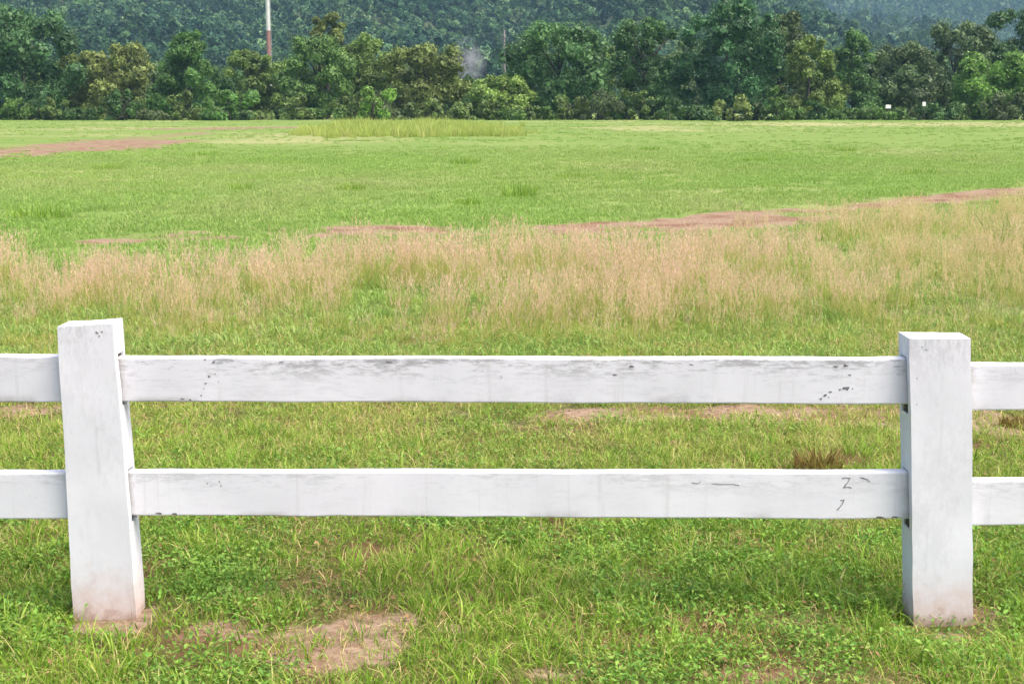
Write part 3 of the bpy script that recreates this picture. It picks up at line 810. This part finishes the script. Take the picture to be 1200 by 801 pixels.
# single darker tussocks out in the field
def tussock(u, v, hgt, wid, label, mat='tall_leaf'):
    gx, gy = on_ground(u, v)
    g = np.random.default_rng(int(u * 7 + v))
    V, Fc, rd = blades(int(150), wid, hgt * 0.45, hgt, 0.010, 0.022, 0.05, 0.8, 3, g)
    o = mesh_obj('grass_tussock', V, Fc, mat, None, None, rd)
    o.location = (gx, gy, float(gz(gx, gy)) - 0.01)
    tag(o, label, 'grass', 'tussocks in the field')
TL_ = 'small darker grass tussock standing in the grazed field'
for u, v, h_, w_ in ((608, 232, 0.42, 0.35), (283, 221, 0.24, 0.30), (412, 222, 0.26, 0.32), (548, 240, 0.20, 0.25), (45, 256, 0.3, 0.5), (668, 209, 0.22, 0.45),
                     (1080, 205, 0.25, 0.5), (885, 190, 0.25, 0.5), (545, 193, 0.3, 0.5), (240, 181, 0.3, 0.7), (760, 176, 0.3, 0.5), (990, 178, 0.3, 0.5), (130, 196, 0.3, 0.6)):
    tussock(u, v, h_, w_, TL_)
tussock(958, 552, 0.17, 0.10, 'brownish green tuft on the soil seen above the lower rail', 'tuft')
tussock(1190, 500, 0.10, 0.09, 'small dark brown tuft on the bare soil behind the fence', 'tuft')
tussock(1185, 300, 0.62, 0.25, 'upright dark green tussock in the tall seeding grass')

# ------------------------------------------------------------------ treeline
def crown_quads(lobes, n, s0, s1, g, up=0.35, outl=0.10, inner=0.26):
    """lobes: (k,4) centre + radius; leaf quads in shells round the lobes, turned loosely outward"""
    w = lobes[:, 3] ** 2; w = w / w.sum()
    k = g.choice(len(lobes), n, p=w)
    d = g.normal(size=(n, 3)); d[:, 2] += up; d /= np.linalg.norm(d, axis=1, keepdims=True)
    rr = lobes[k, 3] * np.where(g.random(n) < outl, g.uniform(1.0, 1.22, n), g.uniform(0.72, 1.03, n))
    c = lobes[k, :3] + d * rr[:, None] * np.array([1, 1, 0.85])
    nr = d * 0.9 + g.normal(size=(n, 3)) * 0.6; nr /= np.linalg.norm(nr, axis=1, keepdims=True)
    a = np.cross(nr, g.normal(size=(n, 3))); a /= np.linalg.norm(a, axis=1, keepdims=True)
    b = np.cross(nr, a)
    s = g.uniform(s0, s1, n)[:, None]; e = g.uniform(0.45, 0.8, n)[:, None]
    V = np.stack([c - a * s, c - b * s * e, c + a * s, c + b * s * e], 1)
    ni = int(n * inner)
    if ni:
        i_ = np.arange(ni); c[i_] = lobes[k[i_], :3] + d[i_] * (lobes[k[i_], 3] * g.uniform(0.15, 0.68, ni))[:, None]
        big = 2.7
        V[i_] = np.stack([c[i_] - a[i_] * s[i_] * big, c[i_] - b[i_] * s[i_] * big * .8, c[i_] + a[i_] * s[i_] * big, c[i_] + b[i_] * s[i_] * big * .8], 1)
    lobe_r = g.random(len(lobes))[k] * 0.5
    return V, np.clip(lobe_r + g.random(n) * 0.55, 0, 1)
def make_lobes(Hh, Wd, g, n, base=0.12, shape='round'):
    out = []
    for i in range(n):
        t = (i + g.random()) / n
        z = base + (0.93 - base) * t
        if shape == 'round': prof = math.sqrt(max(0.05, 1 - ((z - 0.48) / 0.56) ** 2))
        elif shape == 'spire': prof = 0.95 * (1.05 - z) ** 0.7 + 0.08
        else: prof = math.sqrt(max(0.05, 1 - ((z - 0.3) / 0.74) ** 2))
        a = g.uniform(0, 6.283); q = math.sqrt(g.random()) * 0.84 * prof
        r = Wd * g.uniform(0.15, 0.31) * (0.55 + 0.45 * prof)
        out.append((q * Wd * math.cos(a), q * Wd * math.sin(a), min(z * Hh, Hh - r * 0.8), r))
    return np.array(out)
def make_tree(u, vtop, half, Y, colr, label, seed, shape='round', base=0.12, name='tree', nl=40, n=15000, s=(0.11, 0.25), group=None, cat='tree'):
    g = np.random.default_rng(seed)
    p = on_plane(u, 100, Y); gx = p.x
    ht = on_plane(u, vtop - 3, Y).z; wd = 1.16 * half / F * Y
    z0 = float(gz(gx, Y))
    t = empty(name, (gx, Y, z0)); tag(t, label, cat, group)
    if cat == 'tree': nl, n = int(nl * 0.6 + half * 0.65), int(n * 0.55 + half * 170)
    lobes = make_lobes(ht, wd, g, nl, base, shape)
    V, rd = crown_quads(lobes, n, s[0], s[1], g)
    c = quads_obj('crown', V, 'leaf', rd, t); c.color = (colr[0] * 1.5, colr[1] * 1.68, colr[2] * 1.3, 1)
    r0 = 0.018 * ht + 0.06
    trunk = [tube([(0, 0, -0.3), (g.normal(0, .15), g.normal(0, .15), ht * .3), (g.normal(0, .3), g.normal(0, .3), ht * .6), (g.normal(0, .3), 0, ht * .72)], [r0 * 1.1, r0 * .8, r0 * .45, r0 * .12])]
    for k in g.choice(len(lobes), min(7, len(lobes)), replace=False):
        e = Vector(lobes[k, :3]); s_ = Vector((0, 0, max(ht * 0.15, e.z * 0.55))); m_ = s_.lerp(e, 0.5) + Vector((0, 0, 0.05 * ht))
        trunk.append(tube([s_, m_, e], [r0 * .5, r0 * .33, r0 * .12], 6))
    TV, TF = merge(trunk)
    mesh_obj('trunk', TV, TF, 'bark', t, smooth_=True)
    return t
DK, BLG, OL, OLB, BR_, YG, GR = (0.040, 0.078, 0.026), (0.036, 0.074, 0.030), (0.085, 0.120, 0.034), (0.098, 0.112, 0.036), (0.078, 0.135, 0.03), (0.11, 0.15, 0.04), (0.065, 0.090, 0.045)
TREES = [
    (30, 6, 66, 236, BLG, 'big dark bluish green tree whose crown reaches down to the field edge', 'round', .05),
    (92, 62, 28, 244, OLB, 'narrow olive tree squeezed against the big dark bluish tree', 'dome', .08),
    (140, 52, 44, 240, OLB, 'brownish olive tree with a thin rounded crown, lower than its neighbours', 'dome', .05),
    (221, 36, 44, 234, (0.055, 0.105, 0.03), 'pointed mid green tree between two lower olive trees', 'spire', .05),
    (296, 60, 36, 242, OL, 'olive tree standing before the foot of the red and white mast', 'dome', .05),
    (374, 44, 44, 236, (0.065, 0.11, 0.032), 'leafy olive green tree beside the red and white mast', 'round', .05),
    (384, 14, 24, 262, OLB, 'tall brownish tree top rising behind the leafy olive tree', 'round', .3),
    (428, 42, 38, 243, OL, 'yellowish olive tree with a domed crown', 'round', .05),
    (500, 54, 52, 238, (0.095, 0.112, 0.036), 'broad brown olive tree next to the gap in the treeline', 'dome', .04),
    (588, 92, 36, 230, YG, 'low light green bushy tree filling the gap in the treeline', 'dome', .02),
    (655, 28, 62, 236, (0.048, 0.092, 0.036), 'large dark green tree with grey tinged leaves right of the gap', 'round', .05),
    (622, 48, 30, 244, (0.07, 0.12, 0.035), 'fresh green tree edge leaning over the gap in the treeline', 'round', .1),
    (756, 22, 46, 240, DK, 'dark broad tree between the large grey green tree and the tallest one', 'round', .05),
    (850, -4, 60, 234, (0.034, 0.078, 0.034), 'tallest tree of the treeline with a dense dark crown', 'round', .04),
    (912, 14, 40, 246, (0.062, 0.085, 0.034), 'dark brownish green tree leaning on the tallest tree', 'round', .08),
    (948, 44, 34, 236, (0.095, 0.125, 0.036), 'yellow green tree with rusty leaves low in its crown', 'dome', .05),
    (1001, 36, 36, 240, (0.055, 0.10, 0.034), 'upright green tree with a small pointed top', 'spire', .05),
    (1052, 52, 42, 242, GR, 'grey green tree behind the small white boards', 'dome', .05),
    (1118, 26, 50, 246, GR, 'grey dark green tree with a wide uneven crown', 'round', .05),
    (1166, 64, 46, 228, BR_, 'bright green leafy tree standing out before darker trees', 'round', .04),
    (1192, 10, 44, 248, (0.04, 0.078, 0.03), 'dark tree towering behind the bright green leafy tree', 'round', .1),
    (1275, 22, 60, 240, DK, 'dark green tree beyond the bright green leafy tree', 'round', .05),
    (-75, 30, 55, 242, OL, 'olive tree beyond the big dark bluish green tree', 'round', .05),
]
for i, (u, v, hw, Y, colr, lab, shp, bs) in enumerate(TREES):
    make_tree(u, v, hw, Y, colr, lab, 300 + i, shp, bs)
# second row, mostly hidden
FILL = [(70, 84, 44), (180, 74, 36), (262, 80, 34), (335, 72, 36), (462, 74, 38), (545, 92, 30), (705, 54, 40), (800, 48, 40), (885, 42, 36), (975, 66, 36), (1030, 64, 34), (1085, 62, 40), (1150, 56, 40), (1225, 50, 40)]
FLAB = ['half hidden tree behind the big dark bluish tree and its narrow olive neighbour', 'half hidden tree between the brownish olive and the pointed green tree', 'half hidden tree between the pointed green tree and the mast foot',
        'half hidden tree just right of the mast foot', 'half hidden tree between the domed olive and broad brown olive trees', 'low half hidden tree at the left side of the treeline gap',
        'half hidden tree between the large grey green tree and the dark broad tree', 'half hidden tree between the dark broad tree and the tallest tree', 'half hidden tree between the tallest tree and its brownish neighbour',
        'half hidden tree between the yellow green rusty tree and the upright pointed tree', 'half hidden tree between the upright pointed tree and the grey green tree', 'half hidden tree between the two grey green trees',
        'half hidden tree just behind the bright green leafy tree', 'half hidden tree beyond the dark tree that towers over the bright one']
for i, (u, v, hw) in enumerate(FILL):
    make_tree(u, v, hw, 256 + 5 * (i % 3), [OL, GR, DK][i % 3], FLAB[i], 700 + i, 'dome', .03, n=8000, nl=26, group='second row of the treeline')
# shrubs along the foot
g = np.random.default_rng(55)
u = -90.0
i = 0
while u < 1290:
    hw = g.uniform(14, 34); hgt = g.uniform(6, 15) if g.random() < 0.6 else g.uniform(15, 36)
    if 840 < u < 885: u += 10; continue
    ci_ = int(g.integers(0, 4)); c_ = [(0.055, 0.092, 0.024), (0.036, 0.068, 0.022), (0.078, 0.105, 0.036), (0.05, 0.065, 0.03)][ci_]
    sl_ = ['fresh green', 'dark green', 'pale green', 'dull brownish green'][ci_]; hl_ = 'taller' if hgt > 16 else 'low'
    make_tree(u, 140 - hgt, hw, g.uniform(219, 227), c_, '%s %s shrub at the foot of the treeline' % (hl_, sl_), 900 + i, 'dome', -.1, name='shrub', nl=16, n=2000, s=(0.10, 0.22), group='shrubs along the field edge', cat='shrub')
    u += hw * g.uniform(1.0, 1.5); i += 1
make_tree(861, 114, 23, 214, (0.12, 0.14, 0.05), 'round yellowish bush standing alone before the tallest tree', 1501, 'round', .0, name='shrub', nl=10, n=1500, s=(0.11, 0.23), cat='shrub')
make_tree(437, 104, 28, 217, (0.10, 0.165, 0.035), 'fresh green bush before the broad brown olive tree', 1502, 'round', .0, name='shrub', nl=10, n=1700, s=(0.11, 0.23), cat='shrub')
make_tree(268, 108, 34, 217, (0.06, 0.115, 0.032), 'dark rounded bush between mast and pointed green tree', 1503, 'dome', .0, name='shrub', nl=12, n=1800, s=(0.11, 0.23), cat='shrub')

# small white boards at the field edge
def board(u, v, wd, hg, label):
    p = on_plane(u, v, 217)
    t = empty('white_board', (p.x, 217, float(gz(p.x, 217)))); tag(t, label, 'sign')
    z = p.z - float(gz(p.x, 217))
    V, Fc = box(-wd / 2, wd / 2, -0.03, 0.03, z - hg / 2, z + hg / 2); mesh_obj('panel', V, Fc, 'board', t)
    for s in (-0.3, 0.3):
        V, Fc = tube([(s * wd, 0.07, -0.3), (s * wd, 0.07, z + hg * 0.4)], [0.04, 0.035]); mesh_obj('leg', V, Fc, 'bark', t)
board(1041, 125, 0.80, 0.55, 'small white board on two legs before the grey green tree')
board(1083, 122, 0.50, 0.62, 'narrower white board on two legs beside the yellowish shrub')

# ------------------------------------------------------------------ mast and pole
mp_ = on_plane(315, 60, 350)
mast = empty('radio_mast', (mp_.x, 350, 0)); tag(mast, 'red and white banded steel mast rising behind the olive trees', 'mast')
zed = on_plane(315, 36, 350).z
levels = [0, zed - 16, zed - 8, zed, zed + 12, zed + 20, zed + 28]
cols = ['mast_white', 'mast_white', 'mast_red', 'mast_white', 'mast_red', 'mast_white']
rad = lambda z: 0.60 - 0.004 * z
for a, b, c in zip(levels[:-1], levels[1:], cols):
    V, Fc = merge([tube([(0, 0, a), (0, 0, b - 0.16)], [rad(a), rad(b)], 16), tube([(0, 0, b - 0.158), (0, 0, b - 0.002)], [rad(b) * 1.12] * 2, 16)])
    mesh_obj('band', V, Fc, c, mast, smooth_=False)
ztop = levels[-1]
V, Fc = merge([box(0.66, 0.70, -0.25, -0.21, 1, ztop), box(0.66, 0.70, 0.21, 0.25, 1, ztop)] + [box(0.66, 0.70, -0.21, 0.21, 1 + k * 1.2, 1.05 + k * 1.2) for k in range(int((ztop - 2) / 1.2))])
mesh_obj('ladder', V, Fc, 'steel', mast)
for k in range(3):
    a = k * 2.094
    V, Fc = box(-0.18, 0.18, -0.1, 0.1, ztop - 3, ztop - 0.6)
    V = [(x + 1.1 * math.cos(a), y + 1.1 * math.sin(a), z) for x, y, z in V]
    mesh_obj('antenna', V, Fc, 'board', mast)
    V, Fc = tube([(0.5 * math.cos(a), 0.5 * math.sin(a), ztop - 1.8), (1.0 * math.cos(a), 1.0 * math.sin(a), ztop - 1.8)], [0.06, 0.06])
    mesh_obj('bracket', V, Fc, 'steel', mast)
pp = on_plane(591, 36, 300)
pole = empty('utility_pole', (pp.x, 300, 0)); tag(pole, 'thin grey pole standing in the gap of the treeline', 'pole')
V, Fc = tube([(0, 0, 0), (0, 0, pp.z * .5), (0, 0, pp.z)], [0.30, 0.25, 0.18], 10); mesh_obj('shaft', V, Fc, 'pole', pole, smooth_=True)
V, Fc = box(-0.9, 0.9, -0.24, -0.1, pp.z - 1.6, pp.z - 1.45); mesh_obj('crossarm', V, Fc, 'pole', pole)

# ------------------------------------------------------------------ hills and their forest
def hill_near(x, y):
    x = np.asarray(x, float); y = np.asarray(y, float)
    n = fbm(x * 0.006 + 3, y * 0.006 + 8, 5) - 0.5
    az = x / y
    crest = 185 + 90 * n - 126 * smooth(0.08, 0.27, az) - 30 * smooth(0.28, 0.5, az)
    t = np.clip((y - 560) / 880, 0, 1.0)
    back_ = 1 - smooth(1460, 1700, y)
    prof = (0.75 * t ** 1.1 + 0.25 * smooth(0.2, 0.9, t))
    g_ = 60 * (fbm(x * 0.011 + 31, y * 0.006, 4) - 0.5) * smooth(0, 0.3, t)
    return crest * prof * back_ + g_ * back_ - 1.5
def hill_far(x, y):
    n = fbm(np.asarray(x) * 0.003 + 13, np.asarray(y) * 0.003 + 2, 5) - 0.5
    t = np.clip((y - 1620) / 760, 0, 1)
    return (240 + 120 * n) * t ** 1.1 + 22 * (fbm(np.asarray(x) * .007, np.asarray(y) * .006 + 4, 4) - .5) * smooth(0, .3, t) - 2
def hill_mesh(name, fn, x0, x1, y0, y1, st):
    X, Y_ = np.meshgrid(np.arange(x0, x1 + 1, st), np.arange(y0, y1 + 1, st))
    nx, ny = X.shape[1], X.shape[0]
    Z = fn(X.ravel(), Y_.ravel())
    me = bpy.data.meshes.new(name)
    me.vertices.add(X.size); me.vertices.foreach_set('co', np.stack([X.ravel(), Y_.ravel(), Z], 1).astype(np.float32).ravel())
    ii = (np.arange(ny - 1)[:, None] * nx + np.arange(nx - 1)[None, :]).ravel()
    q = np.stack([ii, ii + 1, ii + nx + 1, ii + nx], 1)
    me.loops.add(q.size); me.loops.foreach_set('vertex_index', q.ravel().astype(np.int32))
    me.polygons.add(len(q)); me.polygons.foreach_set('loop_start', np.arange(0, q.size, 4, dtype=np.int32))
    me.polygons.foreach_set('use_smooth', np.ones(len(q), bool))
    me.materials.append(MAT['hill']); me.update(calc_edges=True)
    o = link(bpy.data.objects.new(name, me)); tag(o, kind='structure'); return o
hill_mesh('hill', hill_near, -1100, 1100, 540, 1720, 14)
hill_mesh('hill', hill_far, -1450, 1450, 1600, 2500, 22)
FC = bpy.data.collections.new('forest_tree')
for i in range(8):
    g = np.random.default_rng(2000 + i)
    Hh, Wd = g.uniform(8, 11), g.uniform(3.6, 5.2)
    lb = make_lobes(Hh, Wd, g, 9, 0.30, ['round', 'dome', 'spire', 'round'][i % 4])
    V, rd = crown_quads(lb, 820, 0.26, 0.56, g, up=0.6, inner=0.06)
    quads_obj('forest_tree_source_%02d' % i, V, 'forest', rd, None, FC)
def forest(name, label, fn, x, y, scl):
    hue = np.clip(0.42 + 1.1 * (fbm(x * .012, y * .012 + 50, 4) - .5) + rng.normal(0, .25, len(x)), 0, 0.93)
    z = fn(x, y)
    scatter(name, label, 'forest', FC, np.stack([x, y, z - 1.0], 1), scl * rng.uniform(0.65, 1.35, len(x)), np.zeros(len(x)), hue, tilt=0.05)
n = 19000
y = rng.uniform(570, 1480, n); x = rng.uniform(-1, 1, n) * (0.40 * y + 90)
ROCKS = [(425, 6, 10, 10), (466, 5, 7, 5)]
u_ = x / (y * cp + (CAM_Z - hill_near(x, y)) * sp) * F + 600
keep = np.ones(n, bool)
RP = []
for ru, rv, rw, rh in ROCKS:           # walk the ray until it meets the hillside
    dx, dy, dz = ray(ru, rv)
    for yy in np.arange(570, 1440, 2.0):
        t = yy / dy
        if CAM_Z + dz * t <= float(hill_near(dx * t, yy)) + 1: break
    RP.append((dx * t, yy, rw / F * yy, rh / F * yy))
    keep &= ~((rng.random(n) < 0.9) & (np.abs(x - dx * t) < rw / F * yy * 1.0) & (y < yy + 5) & (y > yy - 130))
forest('hillside_forest', 'dense hazy forest covering the hillside behind the treeline', hill_near, x[keep], y[keep], 1.5)
n = 9000
y = rng.uniform(1680, 2420, n); x = rng.uniform(-1, 1, n) * (0.38 * y + 80)
k = x > 0 * y
forest('distant_forest', 'blue hazy forest on the farther hill', hill_far, x[k], y[k], 1.7)
for i, (rx, ry, rw, rh) in enumerate(RP):
    g = np.random.default_rng(80 + i)
    bm = bmesh.new(); bmesh.ops.create_icosphere(bm, subdivisions=4, radius=1)
    for v in bm.verts:
        c = v.co.copy()
        f = 0.75 + 0.30 * fbm(c.x * 1.6 + i * 5 + c.y, c.z * 1.6 + 3, 2) + 0.22 * (fbm(c.x * 5 + c.z * 2, c.z * 5 + c.y * 3 + i, 3) - 0.5)
        v.co = Vector((c.x * rw * f, c.y * 7 * f, c.z * rh * f))
    me = bpy.data.meshes.new('rock_outcrop'); bm.to_mesh(me); bm.free(); me.materials.append(MAT['rock'])
    o = link(bpy.data.objects.new('rock_outcrop', me)); o.location = (rx, ry, float(hill_near(rx, ry)) + rh * 0.35)
    tag(o, ['pale rock face high on the forested hillside above the olive trees', 'small pale rock beside the higher rock face on the hillside'][i], 'rock')

# ------------------------------------------------------------------ air
V, Fc = box(-1560, 1560, -260, 2680, -45, 345)
m, nt = new_mat('haze'); MAT['haze'] = m
pv = N(nt, 'ShaderNodeVolumePrincipled'); out = N(nt, 'ShaderNodeOutputMaterial')
pv.inputs['Color'].default_value = (0.44, 0.76, 1.0, 1)
pv.inputs['Density'].default_value = 0.00012
pv.inputs['Anisotropy'].default_value = 0.0
L(nt, pv.outputs[0], out.inputs['Volume'])
hz = mesh_obj('haze', V, Fc, 'haze'); tag(hz, 'pale bluish haze in the air towards the hills', 'haze', kind='stuff')

# smoke drifting up behind the gap in the treeline
sp_ = on_plane(549, 74, 430)
bm = bmesh.new(); bmesh.ops.create_icosphere(bm, subdivisions=3, radius=1)
for v in bm.verts:
    c = v.co.copy(); f = 0.85 + 0.4 * (fbm(c.x * 2 + 4, c.z * 2 + c.y, 3) - 0.5)
    v.co = Vector(((c.x * 8.0 - 1.2 * c.z) * f, c.y * 8.0 * f, c.z * 10.5 * f))
me = bpy.data.meshes.new('smoke'); bm.to_mesh(me); bm.free()
m, nt = new_mat('smoke'); MAT['smoke'] = m; me.materials.append(m)
tc = N(nt, 'ShaderNodeTexCoord'); ob = tc.outputs['Object']
mp = N(nt, 'ShaderNodeMapping'); L(nt, ob, mp.inputs[0]); mp.inputs['Scale'].default_value = (1 / 8.0, 1 / 8.0, 1 / 10.5)
ln = N(nt, 'ShaderNodeVectorMath', operation='LENGTH'); L(nt, mp.outputs[0], ln.inputs[0])
fall = mrange(nt, ln.outputs['Value'], 0.1, 0.85, 1.0, 0.0)
den = mth(nt, 'MULTIPLY', mth(nt, 'MULTIPLY', fall, mrange(nt, noise(nt, ob, 0.28, 5, 0.6), 0.36, 0.66)), 0.13)
pv = N(nt, 'ShaderNodeVolumePrincipled'); out = N(nt, 'ShaderNodeOutputMaterial')
pv.inputs['Color'].default_value = (0.80, 0.80, 0.86, 1)
L(nt, den, pv.inputs['Density']); L(nt, pv.outputs[0], out.inputs['Volume'])
so = link(bpy.data.objects.new('smoke', me)); so.location = (sp_.x, 430, sp_.z)
tag(so, 'pale wisp of smoke rising behind the gap in the treeline', 'smoke', kind='stuff')
